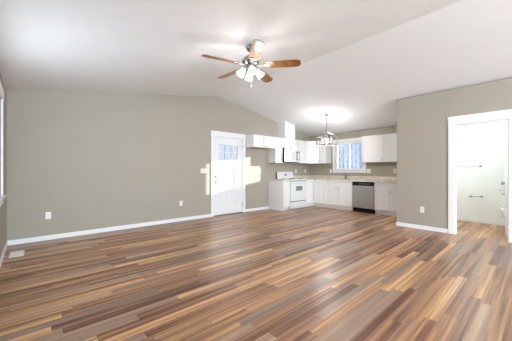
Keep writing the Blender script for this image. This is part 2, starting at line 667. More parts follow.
for i in range(3):
    for j in range(2):
        x0 = lx0 + (lx1 - lx0) * i / 3 + 0.008
        z0 = lz0 + (lz1 - lz0) * j / 2 + 0.008
        obj('pane', MB().box(x0, x0 + (lx1 - lx0) / 3 - 0.016, YA + 0.034, YA + 0.038, z0, z0 + (lz1 - lz0) / 2 - 0.016), M['glass'], leaf)
mb = MB()
mb.tube([(3.562, sy0 - 0.0005, 1.025), (3.562, sy0 - 0.022, 1.025)], [0.033, 0.030], 20)
db = obj('deadbolt', mb, M['nickel'], d1, smooth=True)
obj('thumb_turn', MB().box(3.556, 3.568, sy0 - 0.04, sy0 - 0.022, 1.006, 1.044), M['nickel'], db)
mb = MB()
mb.tube([(3.562, sy0 - 0.0005, 0.881), (3.562, sy0 - 0.014, 0.881)], [0.034, 0.030], 20)
mb.tube([(3.562, sy0 - 0.014, 0.881), (3.562, sy0 - 0.05, 0.881)], 0.012, 12)
hd = obj('lever_rose', mb, M['nickel'], d1, smooth=True)
obj('lever', MB().tube([(3.566, sy0 - 0.05, 0.881), (3.60, sy0 - 0.052, 0.882), (3.67, sy0 - 0.048, 0.878)], [0.011, 0.010, 0.008], 10), M['nickel'], hd, smooth=True)
for z in (0.25, 1.05, 1.85):
    obj('hinge', MB().tube([(sx1 + 0.004, sy0 - 0.006, z - 0.05), (sx1 + 0.004, sy0 - 0.006, z + 0.05)], 0.007, 8), M['nickel'], d1)

# ------------------------------------------------------------------ kitchen window (window_1)
w1 = thing('window_1', 'white sliding kitchen window over the sink looking on bare trees', 'window', (XB, 4.065, WZ0), kind='structure')
mb = MB()
mb.box(XB - 0.02, XB - 0.0005, WY0 - 0.085, WY0, WZ0 - 0.005, WZ1 + 0.0)
mb.box(XB - 0.02, XB - 0.0005, WY1, WY1 + 0.085, WZ0 - 0.005, WZ1 + 0.0)
mb.box(XB - 0.024, XB - 0.0005, WY0 - 0.09, WY1 + 0.09, WZ1, WZ1 + 0.105)
mb.box(XB - 0.02, XB - 0.0005, WY0 - 0.085, WY1 + 0.085, WZ0 - 0.085, WZ0 - 0.005)
obj('casing', mb, M['trim'], w1, bevel=0.003)
fx0, fx1 = XB + 0.055, XB + 0.115
mb = MB()
fr = 0.028
mb.box(fx0, fx1, WY0, WY0 + fr, WZ0, WZ1)
mb.box(fx0, fx1, WY1 - fr, WY1, WZ0, WZ1)
mb.box(fx0, fx1, WY0, WY1, WZ0, WZ0 + fr)
mb.box(fx0, fx1, WY0, WY1, WZ1 - fr, WZ1)
obj('frame', mb, M['trim'], w1)
ym = (WY0 + WY1) / 2
for (y0, y1, dx, sw) in ((ym - 0.016, WY1 - fr, -0.012, 0.032), (WY0 + fr, ym + 0.016, 0.014, 0.032)):
    mb = MB()
    a, b = fx0 + 0.014 + dx, fx0 + 0.038 + dx
    mb.box(a, b, y0, y0 + sw, WZ0 + fr, WZ1 - fr)
    mb.box(a, b, y1 - sw, y1, WZ0 + fr, WZ1 - fr)
    mb.box(a, b, y0, y1, WZ0 + fr, WZ0 + fr + sw)
    mb.box(a, b, y0, y1, WZ1 - fr - sw, WZ1 - fr)
    s = obj('sash', mb, M['trim'], w1)
    obj('pane', MB().box(a + 0.01, a + 0.014, y0 + sw, y1 - sw, WZ0 + fr + sw, WZ1 - fr - sw), M['glass'], s)
mb = MB()
mb.box(XB + 0.001, fx0, WY0, WY0 + 0.006, WZ0, WZ1)
mb.box(XB + 0.001, fx0, WY1 - 0.006, WY1, WZ0, WZ1)
mb.box(XB + 0.001, fx0, WY0, WY1, WZ0, WZ0 + 0.006)
mb.box(XB + 0.001, fx0, WY0, WY1, WZ1 - 0.006, WZ1)
obj('jamb_lining', mb, M['trim'], w1)


def plain_window(name, label, axis, pos, a0, a1, z0, z1, out, inn):
    """a fixed window: axis 'x' (wall along x) or 'y'; pos = wall face, out = outward sign"""
    if axis == 'y':
        f = lambda mb, p, q, u0, u1, v0, v1: mb.box(min(p, q), max(p, q), u0, u1, v0, v1)
        root = thing(name, label, 'window', (pos, (a0 + a1) / 2, z0), kind='structure')
    else:
        f = lambda mb, p, q, u0, u1, v0, v1: mb.box(u0, u1, min(p, q), max(p, q), v0, v1)
        root = thing(name, label, 'window', ((a0 + a1) / 2, pos, z0), kind='structure')
    mb = MB()
    p, q = pos - out * 0.0005, pos - out * 0.02
    f(mb, p, q, a0 - 0.085, a0, z0, z1)
    f(mb, p, q, a1, a1 + 0.085, z0, z1)
    f(mb, p, pos - out * 0.026, a0 - 0.11, a1 + 0.11, z1, z1 + 0.12)
    f(mb, p, pos - out * 0.04, a0 - 0.11, a1 + 0.11, z0 - 0.03, z0)
    f(mb, p, q, a0 - 0.085, a1 + 0.085, z0 - 0.11, z0 - 0.03)
    obj('casing', mb, M['trim'], root, bevel=0.003)
    mb = MB()
    p, q = pos + out * 0.07, pos + out * 0.12
    f(mb, p, q, a0, a0 + 0.04, z0, z1)
    f(mb, p, q, a1 - 0.04, a1, z0, z1)
    f(mb, p, q, a0, a1, z0, z0 + 0.04)
    f(mb, p, q, a0, a1, z1 - 0.04, z1)
    m = (a0 + a1) / 2
    f(mb, p, q, m - 0.03, m + 0.03, z0, z1)
    obj('frame', mb, M['trim'], root)
    mb = MB()
    f(mb, pos + out * 0.09, pos + out * 0.094, a0 + 0.04, m - 0.03, z0 + 0.04, z1 - 0.04)
    obj('pane', mb, M['glass'], root)
    mb = MB()
    f(mb, pos + out * 0.09, pos + out * 0.094, m + 0.03, a1 - 0.04, z0 + 0.04, z1 - 0.04)
    obj('pane', mb, M['glass'], root)


plain_window('window_2', 'white cased window on the side wall at the picture edge', 'y', XD, LY0, LY1, LZ0, LZ1, -1, 1)
plain_window('added_window_3', 'wide white window added unseen behind the viewer to let in light', 'x', YF, FW[0][0], FW[0][1], FW[0][2], FW[0][3], -1, 1)  # unseen window, added to let daylight into the room
plain_window('added_window_4', 'narrow white window added unseen behind the viewer to let in light', 'x', YF, FW[1][0], FW[1][1], FW[1][2], FW[1][3], -1, 1)  # second unseen window added for daylight

# ------------------------------------------------------------------ bathroom doorway (door_2)
d2 = thing('door_2', 'white cased bathroom doorway with its door standing open inside', 'door', (XC, 0.7, 0), kind='structure')
mb = MB()
for s0, s1 in ((XC - 0.02, XC - 0.0005), (XC + TP + 0.0005, XC + TP + 0.02)):
    mb.box(s0, s1, BY1, BY1 + 0.095, 0, BZ)
    mb.box(s0, s1, BY0 - 0.095, BY0, 0, BZ)
    mb.box(s0, s1, BY0 - 0.10, BY1 + 0.10, BZ, BZ + 0.145)
mb.box(XC - 0.028, XC - 0.0005, BY0 - 0.105, BY1 + 0.105, BZ + 0.125, BZ + 0.15)
obj('casing', mb, M['trim'], d2, bevel=0.003)
mb = MB()
mb.box(XC + 0.001, XC + TP - 0.001, BY1 - 0.012, BY1, 0, BZ)
mb.box(XC + 0.001, XC + TP - 0.001, BY0, BY0 + 0.012, 0, BZ)
mb.box(XC + 0.001, XC + TP - 0.001, BY0, BY1, BZ - 0.012, BZ)
obj('jamb', mb, M['trim'], d2)
mb = MB()
mb.T = Matrix.Translation((XC + TP + 0.022, BY0 + 0.012, 0)) @ Matrix.Rotation(R(7.3), 4, 'Z')
LW = 0.69
mb.box(0, LW, -0.034, -0.004, 0.012, 2.02)
for z0, z1 in ((0.2, 0.95), (1.1, 1.88)):
    for x0, x1 in ((0.10, 0.32), (0.37, 0.59)):
        mb.box(x0, x1, -0.0045, 0.0, z0, z1)
lf = obj('door_leaf', mb, M['door'], d2, bevel=0.002)
mb = MB()
mb.T = Matrix.Translation((XC + TP + 0.022, BY0 + 0.012, 0)) @ Matrix.Rotation(R(7.3), 4, 'Z')
mb.tube([(LW - 0.06, -0.002, 0.95), (LW - 0.06, 0.02, 0.95), (LW - 0.06, 0.03, 0.95), (LW - 0.06, 0.055, 0.95)], [0.028, 0.012, 0.024, 0.018], 14)
obj('door_knob', mb, M['nickel'], lf, smooth=True)

# ------------------------------------------------------------------ cabinets
CAB = M['cabinet']


def frame_xform(face, u, w, z):
    """local (across, outwards, up) -> world for a cabinet front.
    face 'A': front looks towards -Y, across runs +X.  face 'B': front looks towards -X, across runs -Y (u measured as Y)."""
    if face == 'A':
        return (u, w, z)
    return (w, u, z)


class Front:
    """fronts on a plane: face 'A' (plane y = w) or 'B' (plane x = w); out is towards smaller y / x"""
    def __init__(self, face, w):
        self.face, self.w = face, w

    def box(self, mb, u0, u1, z0, z1, o0, o1):
        """o0..o1: distance out from the plane"""
        if self.face == 'A':
            mb.box(u0, u1, self.w - o1, self.w - o0, z0, z1)
        else:
            mb.box(self.w - o1, self.w - o0, u0, u1, z0, z1)

    def pt(self, u, z, o):
        return (u, self.w - o, z) if self.face == 'A' else (self.w - o, u, z)

    def shaker(self, mb, u0, u1, z0, z1, rail=0.055):
        t = 0.019
        u0, u1, z0, z1 = u0 + 0.0015, u1 - 0.0015, z0 + 0.001, z1 - 0.001
        if z1 - z0 < 0.2:
            rail = 0.034
        self.box(mb, u0, u0 + rail, z0, z1, 0.001, t)
        self.box(mb, u1 - rail, u1, z0, z1, 0.001, t)
        self.box(mb, u0 + rail, u1 - rail, z0, z0 + rail, 0.001, t)
        self.box(mb, u0 + rail, u1 - rail, z1 - rail, z1, 0.001, t)
        self.box(mb, u0 + rail, u1 - rail, z0 + rail, z1 - rail, 0.001, t - 0.012)

    def pull(self, parent, u, z, vertical, length=0.07):
        h = length / 2
        du, dz = (0, h) if vertical else (h, 0)
        mb = MB()
        mb.tube([self.pt(u - du * 1.15, z - dz * 1.15, 0.045), self.pt(u, z, 0.048), self.pt(u + du * 1.15, z + dz * 1.15, 0.045)], 0.0055, 8)
        for s in (-1, 1):
            mb.tube([self.pt(u + s * du * 0.85, z + s * dz * 0.85, 0.019), self.pt(u + s * du * 0.85, z + s * dz * 0.85, 0.045)], 0.0045, 8)
        obj('handle', mb, M['nickel'], parent, smooth=True)


def wall_cabinet(label, face, u0, u1, z0, z1, doors, group='white wall cabinets', depth=0.305, side_gap=0.001, tan=True):
    """doors: list of (u0, u1, pull_u, pull_z, vertical)"""
    if face == 'A':
        wall, loc = YA, ((u0 + u1) / 2, YA - depth / 2, z0)
    else:
        wall, loc = XB, (XB - depth / 2, (u0 + u1) / 2, z0)
    root = thing('wall_cabinet', label, 'cabinet', loc, group)
    F = Front(face, wall - depth)
    mb = MB()
    F.box(mb, u0 + side_gap, u1 - side_gap, z0 + 0.008, z1, -depth + 0.001, 0)
    obj('body', mb, CAB, root, bevel=0.0015)
    mb = MB()
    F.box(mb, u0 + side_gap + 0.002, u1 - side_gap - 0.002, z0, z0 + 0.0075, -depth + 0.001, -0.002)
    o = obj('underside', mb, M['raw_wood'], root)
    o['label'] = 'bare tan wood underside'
    for a, b, pu, pz, ver in doors:
        mb = MB()
        F.shaker(mb, a, b, z0 + 0.002, z1 - 0.003)
        d = obj('cabinet_door', mb, CAB, root, bevel=0.0015)
        if pu is not None:
            F.pull(d, pu, pz, ver)
    return root


UZ0, UZ1 = 1.418, 2.185
wall_cabinet('short wide white wall cabinet over the empty fridge space beside the entry door', 'A', 4.572, 5.452, 1.834, UZ1,
             [(4.575, 5.010, 4.955, 1.868, False), (5.014, 5.449, 5.07, 1.868, False)])
wall_cabinet('narrow white wall cabinet between the microwave and the fridge space', 'A', 5.454, 5.764, UZ0, UZ1,
             [(5.470, 5.761, 5.725, 1.50, True)])
wall_cabinet('short white wall cabinet mounted directly above the microwave, under the duct chase', 'A', 5.766, 6.542, 1.892, UZ1,
             [(5.769, 6.152, 6.115, 1.925, False), (6.156, 6.539, 6.19, 1.925, False)])
wall_cabinet('white wall cabinet between the microwave and the diagonal corner cabinet', 'A', 6.544, 6.954, UZ0, UZ1,
             [(6.547, 6.951, 6.585, 1.50, True)])
wall_cabinet('narrow white wall cabinet just before the kitchen window, next to the corner cabinet', 'B', 4.690, 4.965, UZ0, UZ1,
             [(4.693, 4.962, 4.92, 1.50, True)])
wall_cabinet('white single-door wall cabinet at the window edge opposite the corner, above the dishwasher', 'B', 2.866, 3.498, UZ0, UZ1,
             [(2.869, 3.495, 2.91, 1.487, True)])
wall_cabinet('white wall cabinet at the partition end of the kitchen wall', 'B', 2.075, 2.864, UZ0, UZ1,
             [(2.472, 2.861, 2.51, 1.487, True), (2.078, 2.468, 2.43, 1.487, True)])

# diagonal corner wall cabinet
dc = thing('wall_cabinet', 'white diagonal wall cabinet filling the kitchen corner', 'cabinet', (7.26, 5.27, UZ0), 'white wall cabinets')
P5 = [(6.956, YA - 0.001), (6.956, YA - 0.305), (XB - 0.305, 4.967), (XB - 0.001, 4.967), (XB - 0.001, YA - 0.001)]
obj('body', MB().prism(P5, 'z', UZ0 + 0.008, UZ1), CAB, dc, bevel=0.0015)
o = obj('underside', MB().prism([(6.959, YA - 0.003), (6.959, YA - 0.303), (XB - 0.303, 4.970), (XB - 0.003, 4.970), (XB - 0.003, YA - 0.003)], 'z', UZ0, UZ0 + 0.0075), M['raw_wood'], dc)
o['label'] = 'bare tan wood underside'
a = Vector((6.956, YA - 0.305, 0))
b = Vector((XB - 0.305, 4.967, 0))
LD = (b - a).length
ang = math.atan2((b - a).y, (b - a).x)
mb = MB()
mb.T = Matrix.Translation(a) @ Matrix.Rotation(ang, 4, 'Z')
F = Front('A', 0.0)
F.shaker(mb, 0.015, LD - 0.015, UZ0 + 0.002, UZ1 - 0.003)
dd = obj('cabinet_door', mb, CAB, dc, bevel=0.0015)
mb = MB()
mb.T = Matrix.Translation(a) @ Matrix.Rotation(ang, 4, 'Z')
mb.tube([F.pt(0.055, 1.46, 0.045), F.pt(0.055, 1.54, 0.045)], 0.0055, 8)
for z in (1.47, 1.53):
    mb.tube([F.pt(0.055, z, 0.019), F.pt(0.055, z, 0.045)], 0.0045, 8)
obj('handle', mb, M['nickel'], dd, smooth=True)

# base cabinets
BZ1 = 0.868


def base_cabinet(label, face, u0, u1, fronts, depth=0.61, kick=True, wall_off=0.001):
    if face == 'A':
        wall, loc = YA, ((u0 + u1) / 2, YA - depth / 2, 0)
    else:
        wall, loc = XB, (XB - depth / 2, (u0 + u1) / 2, 0)
    root = thing('base_cabinet', label, 'cabinet', loc, 'white base cabinets')
    F = Front(face, wall - depth + 0.019)
    mb = MB()
    F.box(mb, u0 + 0.001, u1 - 0.001, 0.10, BZ1, -(depth - 0.019) + wall_off, 0)
    obj('body', mb, CAB, root, bevel=0.0015)
    mb = MB()
    F.box(mb, u0 + 0.001, u1 - 0.001, 0, 0.0995, -(depth - 0.019) + wall_off, -0.055)
    obj('toe_kick', mb, CAB, root)
    for nm, a, b, z0, z1, pu, pz, ver in fronts:
        mb = MB()
        F.shaker(mb, a, b, z0, z1)
        d = obj(nm, mb, CAB, root, bevel=0.0015)
        if pu is not None:
            F.pull(d, pu, pz, ver)
    return root


DZ0, DZ1, WZa, WZb = 0.118, 0.690, 0.700, 0.856
# end cabinet left of the range: side panel to the floor
e = base_cabinet('narrow white base cabinet with a plain side panel, between the range and the fridge space', 'A', 5.490, 5.764,
                 [('cabinet_door', 5.495, 5.761, DZ0, WZb, None, None, None)])
obj('side_panel', MB().box(5.470, 5.4895, YA - 0.600, YA - 0.001, 0.0, BZ1), CAB, e, bevel=0.0015)
# corner base cabinet with a face on the kitchen-window side
cb = thing('base_cabinet', 'white corner base cabinet between the range and the sink cabinet', 'cabinet', (7.0, 5.1, 0), 'white base cabinets')
PC = [(6.546, YA - 0.001), (6.546, YA - 0.591), (XB - 0.591, YA - 0.591), (XB - 0.591, 4.562), (XB - 0.001, 4.562), (XB - 0.001, YA - 0.001)]
obj('body', MB().prism(PC, 'z', 0.10, BZ1), CAB, cb)
PK = [(6.546, YA - 0.001), (6.546, YA - 0.536), (XB - 0.536, YA - 0.536), (XB - 0.536, 4.562), (XB - 0.001, 4.562), (XB - 0.001, YA - 0.001)]
obj('toe_kick', MB().prism(PK, 'z', 0, 0.0995), CAB, cb)
F = Front('B', XB - 0.591)
mb = MB()
F.shaker(mb, 4.565, 4.960, DZ0, WZb)
obj('cabinet_door', mb, CAB, cb, bevel=0.0015)
F = Front('A', YA - 0.591)
mb = MB()
F.shaker(mb, 6.549, XB - 0.614, DZ0, WZb)
obj('cabinet_door', mb, CAB, cb, bevel=0.0015)
base_cabinet('wide white two-door base cabinet under the sink', 'B', 3.626, 4.560,
             [('cabinet_door', 4.094, 4.557, DZ0, DZ1, 4.135, 0.645, True), ('cabinet_door', 3.629, 4.090, DZ0, DZ1, 4.05, 0.645, True),
              ('false_drawer_front', 3.629, 4.557, WZa, WZb, None, None, None)])
base_cabinet('white base cabinet with one drawer over one door, next to the dishwasher', 'B', 2.602, 2.996,
             [('cabinet_door', 2.605, 2.993, DZ0, DZ1, 2.95, 0.62, True), ('drawer', 2.605, 2.993, WZa, WZb, 2.80, 0.778, False)])
base_cabinet('white base cabinet at the partition end of the counter', 'B', 2.075, 2.600,
             [('cabinet_door', 2.078, 2.597, DZ0, DZ1, 2.555, 0.62, True), ('drawer', 2.078, 2.597, WZa, WZb, 2.34, 0.778, False)])

# countertops
ct = thing('countertop', 'small beige speckled countertop piece between the range and fridge space', 'countertop', (5.61, 5.25, BZ1), 'speckled countertops')
obj('slab', MB().box(5.452, 5.765, YA - 0.635, YA - 0.001, BZ1 + 0.001, 0.908), M['laminate'], ct, bevel=0.004)
ct = thing('countertop', 'long L-shaped beige speckled countertop carrying the sink', 'countertop', (7.2, 4.0, BZ1), 'speckled countertops')
SKY0, SKY1, SKX0, SKX1 = 3.72, 4.44, 7.03, 7.46
cy0 = YP + 0.004
ch0, ch1 = BZ1 + 0.001, 0.908
xf = XB - 0.635
mb = MB()
mb.box(6.545, XB - 0.001, YA - 0.635, YA - 0.001, ch0, ch1)
mb.box(xf, XB - 0.001, SKY1, YA - 0.635, ch0, ch1)
mb.box(xf, XB - 0.001, cy0, SKY0, ch0, ch1)
mb.box(xf, SKX0, SKY0, SKY1, ch0, ch1)
mb.box(SKX1, XB - 0.001, SKY0, SKY1, ch0, ch1)
bmesh.ops.remove_doubles(mb.bm, verts=mb.bm.verts, dist=1e-5)
obj('slab', mb, M['laminate'], ct)
mb = MB()
mb.box(XB - 0.020, XB - 0.001, cy0, YA - 0.021, 0.9085, 1.008)
mb.box(6.545, XB - 0.001, YA - 0.020, YA - 0.001, 0.9085, 1.008)
obj('backsplash', mb, M['laminate'], ct, bevel=0.003)

# sink and faucet
sk = thing('sink', 'stainless double-bowl drop-in sink below the kitchen window', 'sink', (7.25, 4.08, 0.909))
mb = MB()
rim = ((SKX0 - 0.012, SKX0 + 0.02, SKY0 - 0.012, SKY1 + 0.012), (SKX1 - 0.08, SKX1 + 0.012, SKY0 - 0.012, SKY1 + 0.012),
       (SKX0 + 0.02, SKX1 - 0.08, SKY0 - 0.012, SKY0 + 0.02), (SKX0 + 0.02, SKX1 - 0.08, SKY1 - 0.02, SKY1 + 0.012),
       (SKX0 + 0.02, SKX1 - 0.08, 4.065, 4.095))
for r in rim:
    mb.box(*r, 0.9085, 0.918)
obj('rim', mb, M['steel'], sk, bevel=0.002)
for y0, y1 in ((SKY0 + 0.018, 4.067), (4.093, SKY1 - 0.018)):
    mb = MB()
    x0, x1 = SKX0 + 0.018, SKX1 - 0.078
    mb.box(x0, x0 + 0.002, y0, y1, 0.873, 0.9085)
    mb.box(x1 - 0.002, x1, y0, y1, 0.873, 0.9085)
    mb.box(x0, x1, y0, y0 + 0.002, 0.873, 0.9085)
    mb.box(x0, x1, y1 - 0.002, y1, 0.873, 0.9085)
    mb.box(x0, x1, y0, y1, 0.871, 0.874)
    bw = obj('bowl', mb, M['steel'], sk)
    obj('drain', MB().lathe([(0, 0.0), (0.045, 0.0), (0.04, 0.003), (0, 0.003)], 16, ((x0 + x1) / 2, (y0 + y1) / 2, 0.874)), M['chrome'], bw)
fc = thing('faucet', 'chrome single-lever kitchen faucet standing behind the sink', 'faucet', (7.42, 4.08, 0.915))
mb = MB()
mb.box(7.395, 7.445, 3.98, 4.18, 0.9185, 0.928)
mb.lathe([(0.034, 0.01), (0.030, 0.05), (0.026, 0.09), (0.0, 0.095)], 16, (7.42, 4.08, 0.917))
obj('body', mb, M['chrome'], fc, smooth=True)
obj('spout', MB().tube([(7.41, 4.08, 0.97), (7.39, 4.08, 1.06), (7.34, 4.08, 1.105), (7.27, 4.08, 1.09), (7.225, 4.08, 1.045)], [0.019, 0.018, 0.017, 0.017, 0.017], 12), M['chrome'], fc, smooth=True)
obj('lever', MB().tube([(7.42, 4.08, 1.0), (7.435, 4.04, 1.05), (7.44, 4.0, 1.075)], [0.016, 0.012, 0.010], 8), M['chrome'], fc, smooth=True)

# ------------------------------------------------------------------ range
rg = thing('range', 'white freestanding electric range with a grey oven window', 'stove', (6.155, 5.24, 0))
RX0, RX1, RYF = 5.770, 6.540, YA - 0.64
mb = MB()
mb.box(RX0, RX1, RYF + 0.03, YA - 0.012, 0.06, 0.885)
mb.box(RX0 + 0.03, RX1 - 0.03, RYF + 0.08, YA - 0.03, 0.0, 0.06)
obj('body', mb, M['enamel'], rg, bevel=0.003)
obj('cooktop', MB().box(RX0 - 0.0, RX1, RYF, YA - 0.012, 0.8855, 0.915), M['enamel'], rg, bevel=0.006)
for bx, by, br in ((5.95, 5.08, 0.10), (6.35, 5.08, 0.075), (5.95, 5.36, 0.075), (6.35, 5.36, 0.10)):
    mb = MB()
    mb.lathe([(br + 0.015, 0.0), (br + 0.012, 0.006), (br, 0.002), (0, 0.001)], 24, (bx, by, 0.9155))
    bo = obj('drip_pan', mb, M['chrome'], rg, smooth=True)
    pts = []
    for k in range(56):
        t = k / 55
        r = 0.018 + (br - 0.026) * t
        pts.append((bx + r * math.cos(t * 7 * PI), by + r * math.sin(t * 7 * PI), 0.924))
    obj('coil_burner', MB().tube(pts, 0.005, 6), M['coil'], bo)
bg = MB().prism([(YA - 0.095, 0.916), (YA - 0.012, 0.916), (YA - 0.012, 1.135), (YA - 0.055, 1.135), (YA - 0.075, 1.11)], 'x', RX0 + 0.004, RX1 - 0.004)
bgo = obj('backguard', bg, M['enamel'], rg, bevel=0.004)
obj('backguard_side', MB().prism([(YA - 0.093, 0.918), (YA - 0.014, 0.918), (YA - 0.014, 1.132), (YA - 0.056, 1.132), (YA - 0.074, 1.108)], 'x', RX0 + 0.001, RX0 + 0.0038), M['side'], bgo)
for kx in (5.85, 5.93, 6.38, 6.46):
    mb = MB()
    mb.tube([(kx, YA - 0.083, 1.045), (kx, YA - 0.108, 1.042)], [0.021, 0.017], 14)
    obj('knob', mb, M['plastic'], bgo, smooth=True)
mb = MB()
mb.hexa([(6.10, YA - 0.0895, 1.02), (6.23, YA - 0.0895, 1.02), (6.23, YA - 0.08, 1.02), (6.10, YA - 0.08, 1.02),
         (6.10, YA - 0.0815, 1.07), (6.23, YA - 0.0815, 1.07), (6.23, YA - 0.07, 1.07), (6.10, YA - 0.07, 1.07)])
obj('clock_panel', mb, M['grey_plastic'], bgo)
od = obj('oven_door', MB().box(RX0 + 0.006, RX1 - 0.006, RYF - 0.012, RYF + 0.029, 0.255, 0.845), M['enamel'], rg, bevel=0.006)
obj('oven_window', MB().box(6.00, 6.31, RYF - 0.015, RYF - 0.0125, 0.565, 0.705), M['grey_glass'], od)
mb = MB()
mb.tube([(RX0 + 0.06, RYF - 0.055, 0.80), (RX1 - 0.06, RYF - 0.055, 0.80)], 0.012, 10)
for x in (RX0 + 0.08, RX1 - 0.08):
    mb.tube([(x, RYF - 0.011, 0.80), (x, RYF - 0.055, 0.80)], 0.01, 8)
obj('handle', mb, M['enamel'], od, smooth=True)
dr = obj('storage_drawer', MB().box(RX0 + 0.006, RX1 - 0.006, RYF - 0.008, RYF + 0.029, 0.065, 0.235), M['enamel'], rg, bevel=0.005)
obj('drawer_grip', MB().box(RX0 + 0.10, RX1 - 0.10, RYF - 0.024, RYF - 0.0085, 0.20, 0.225), M['enamel'], dr, bevel=0.003)
obj('cooktop_gap_shade', MB().box(RX0 + 0.010, RX1 - 0.010, RYF + 0.010, RYF + 0.0295, 0.852, 0.870), M['grey_plastic'], rg)  # dark strip standing in for the shade under the cooktop edge
obj('drawer_gap_shade', MB().box(RX0 + 0.010, RX1 - 0.010, RYF + 0.012, RYF + 0.0285, 0.2355, 0.2545), M['matte_black'], rg)  # black filler painting the shade between oven door and drawer

# ------------------------------------------------------------------ microwave
MX0, MX1, MZ0, MZ1, MYF = 5.772, 6.536, 1.452, 1.886, YA - 0.375
mw = thing('microwave', 'white over-the-range microwave hanging under the short cabinet', 'microwave', (6.155, 5.38, MZ0))
obj('body', MB().box(MX0, MX1, MYF + 0.0, YA - 0.002, MZ0, MZ1), M['matte_black'], mw, bevel=0.002)
obj('vent_grille', MB().box(MX0 + 0.002, MX1, MYF - 0.022, MYF - 0.0005, MZ1 - 0.055, MZ1), M['enamel'], mw, bevel=0.004)
mxs = 6.345
md = obj('microwave_door', MB().box(MX0 + 0.002, mxs, MYF - 0.026, MYF - 0.0005, MZ0 + 0.004, MZ1 - 0.058), M['enamel'], mw, bevel=0.006)
obj('door_window', MB().box(MX0 + 0.08, mxs - 0.11, MYF - 0.0285, MYF - 0.0265, MZ0 + 0.07, MZ1 - 0.12), M['mwglass'], md)
for zz in (MZ0 + 0.078, MZ1 - 0.138):
    obj('window_mark', MB().box(MX0 + 0.10, MX0 + 0.16, MYF - 0.0297, MYF - 0.0287, zz, zz + 0.016), M['grey_plastic'], md)
mb = MB()
hx = mxs - 0.035
mb.tube([(hx, MYF - 0.027, MZ0 + 0.06), (hx, MYF - 0.062, MZ0 + 0.075), (hx, MYF - 0.066, MZ0 + 0.19), (hx, MYF - 0.062, MZ1 - 0.125), (hx, MYF - 0.027, MZ1 - 0.11)], 0.013, 10)
obj('handle', mb, M['grey_plastic'], md, smooth=True)
cp = obj('control_panel', MB().box(mxs + 0.003, MX1, MYF - 0.024, MYF - 0.0005, MZ0 + 0.004, MZ1 - 0.058), M['enamel'], mw, bevel=0.005)
mb = MB()
for (a, b, z0, z1) in ((mxs + 0.03, mxs + 0.15, MZ0 + 0.06, MZ0 + 0.08), (mxs + 0.03, mxs + 0.15, MZ1 - 0.14, MZ1 - 0.09), (mxs + 0.03, mxs + 0.045, MZ0 + 0.08, MZ1 - 0.14), (mxs + 0.135, mxs + 0.15, MZ0 + 0.08, MZ1 - 0.14)):
    mb.box(a, b, MYF - 0.0262, MYF - 0.0243, z0, z1)
obj('keypad_border', mb, M['grey_plastic'], cp)

# ------------------------------------------------------------------ dishwasher
dw = thing('dishwasher', 'stainless dishwasher with a black control strip, between the white base cabinets', 'dishwasher', (7.27, 3.31, 0))
DY0, DY1, DXF = 3.000, 3.622, XB - 0.615
obj('tub', MB().box(DXF + 0.03, XB - 0.02, DY0 + 0.004, DY1 - 0.004, 0.02, BZ1 - 0.002), M['matte_black'], dw)
obj('door_panel', MB().box(DXF - 0.008, DXF + 0.029, DY0 + 0.004, DY1 - 0.004, 0.125, 0.752), M['steel'], dw, bevel=0.005)
cpn = obj('control_panel', MB().box(DXF - 0.012, DXF + 0.029, DY0 + 0.004, DY1 - 0.004, 0.754, 0.862), M['black'], dw, bevel=0.005)
for k in range(6):
    y = 3.10 + k * 0.055
    obj('button', MB().box(DXF - 0.014, DXF - 0.0122, y, y + 0.03, 0.802, 0.812), M['pale_print'], cpn)
obj('toe_panel', MB().box(DXF + 0.045, DXF + 0.06, DY0 + 0.004, DY1 - 0.004, 0.002, 0.12), M['matte_black'], dw)

# ------------------------------------------------------------------ wall plates
def plate(label, wall, u, z, gangs=1, kind='outlet', w=None, h=0.118):
    w = w or (0.072 + 0.046 * (gangs - 1))
    if wall == 'A':
        F = Front('A', YA)
        loc = (u, YA, z)
    elif wall == 'B':
        F = Front('B', XB)
        loc = (XB, u, z)
    else:
        F = Front('B', XC)
        loc = (XC, u, z)
    nm = 'wall_outlet' if kind == 'outlet' else 'light_switch'
    root = thing(nm, label, 'outlet' if kind == 'outlet' else 'light switch', loc, 'wall plates')
    mb = MB()
    F.box(mb, u - w / 2, u + w / 2, z - h / 2, z + h / 2, 0.0006, 0.006)
    pl = obj('cover_plate', mb, M['plastic'], root, bevel=0.002)
    for g in range(gangs):
        uc = u + (g - (gangs - 1) / 2) * 0.046
        if kind == 'outlet':
            for dz in (-0.0195, 0.0195):
                mb = MB()
                F.box(mb, uc - 0.0165, uc + 0.0165, z + dz - 0.015, z + dz + 0.015, 0.0062, 0.0085)
                obj('receptacle', mb, M['enamel'], root, bevel=0.003)
        else:
            mb = MB()
            F.box(mb, uc - 0.0165, uc + 0.0165, z - 0.033, z + 0.033, 0.0062, 0.0085)
            obj('rocker', mb, M['enamel'], root, bevel=0.001)
    return root


plate('white outlet low on the gable wall near the side wall corner', 'A', 0.210, 0.415)
plate('white outlet low on the gable wall near the entry door', 'A', 2.608, 0.418)
plate('white three-gang switch plate at lock height beside the entry door', 'A', 3.200, 1.172, 3, 'switch')
plate('white outlet in the empty fridge space beside the range counter', 'A', 5.09, 1.17)
plate('white outlet on the wall behind the range counter, nearer the microwave', 'A', 6.79, 1.16)
plate('white outlet on the range wall right in the kitchen corner', 'A', 7.30, 1.16)
plate('white outlet at the corner side of the kitchen window', 'B', 4.705, 1.168)
plate('white switch plate at the dishwasher side of the kitchen window', 'B', 3.425, 1.166, 2, 'switch')
plate('white outlet above the counter near the partition end', 'B', 2.69, 1.17)
plate('white outlet low on the partition wall near the bathroom doorway', 'C', 1.575, 0.395)

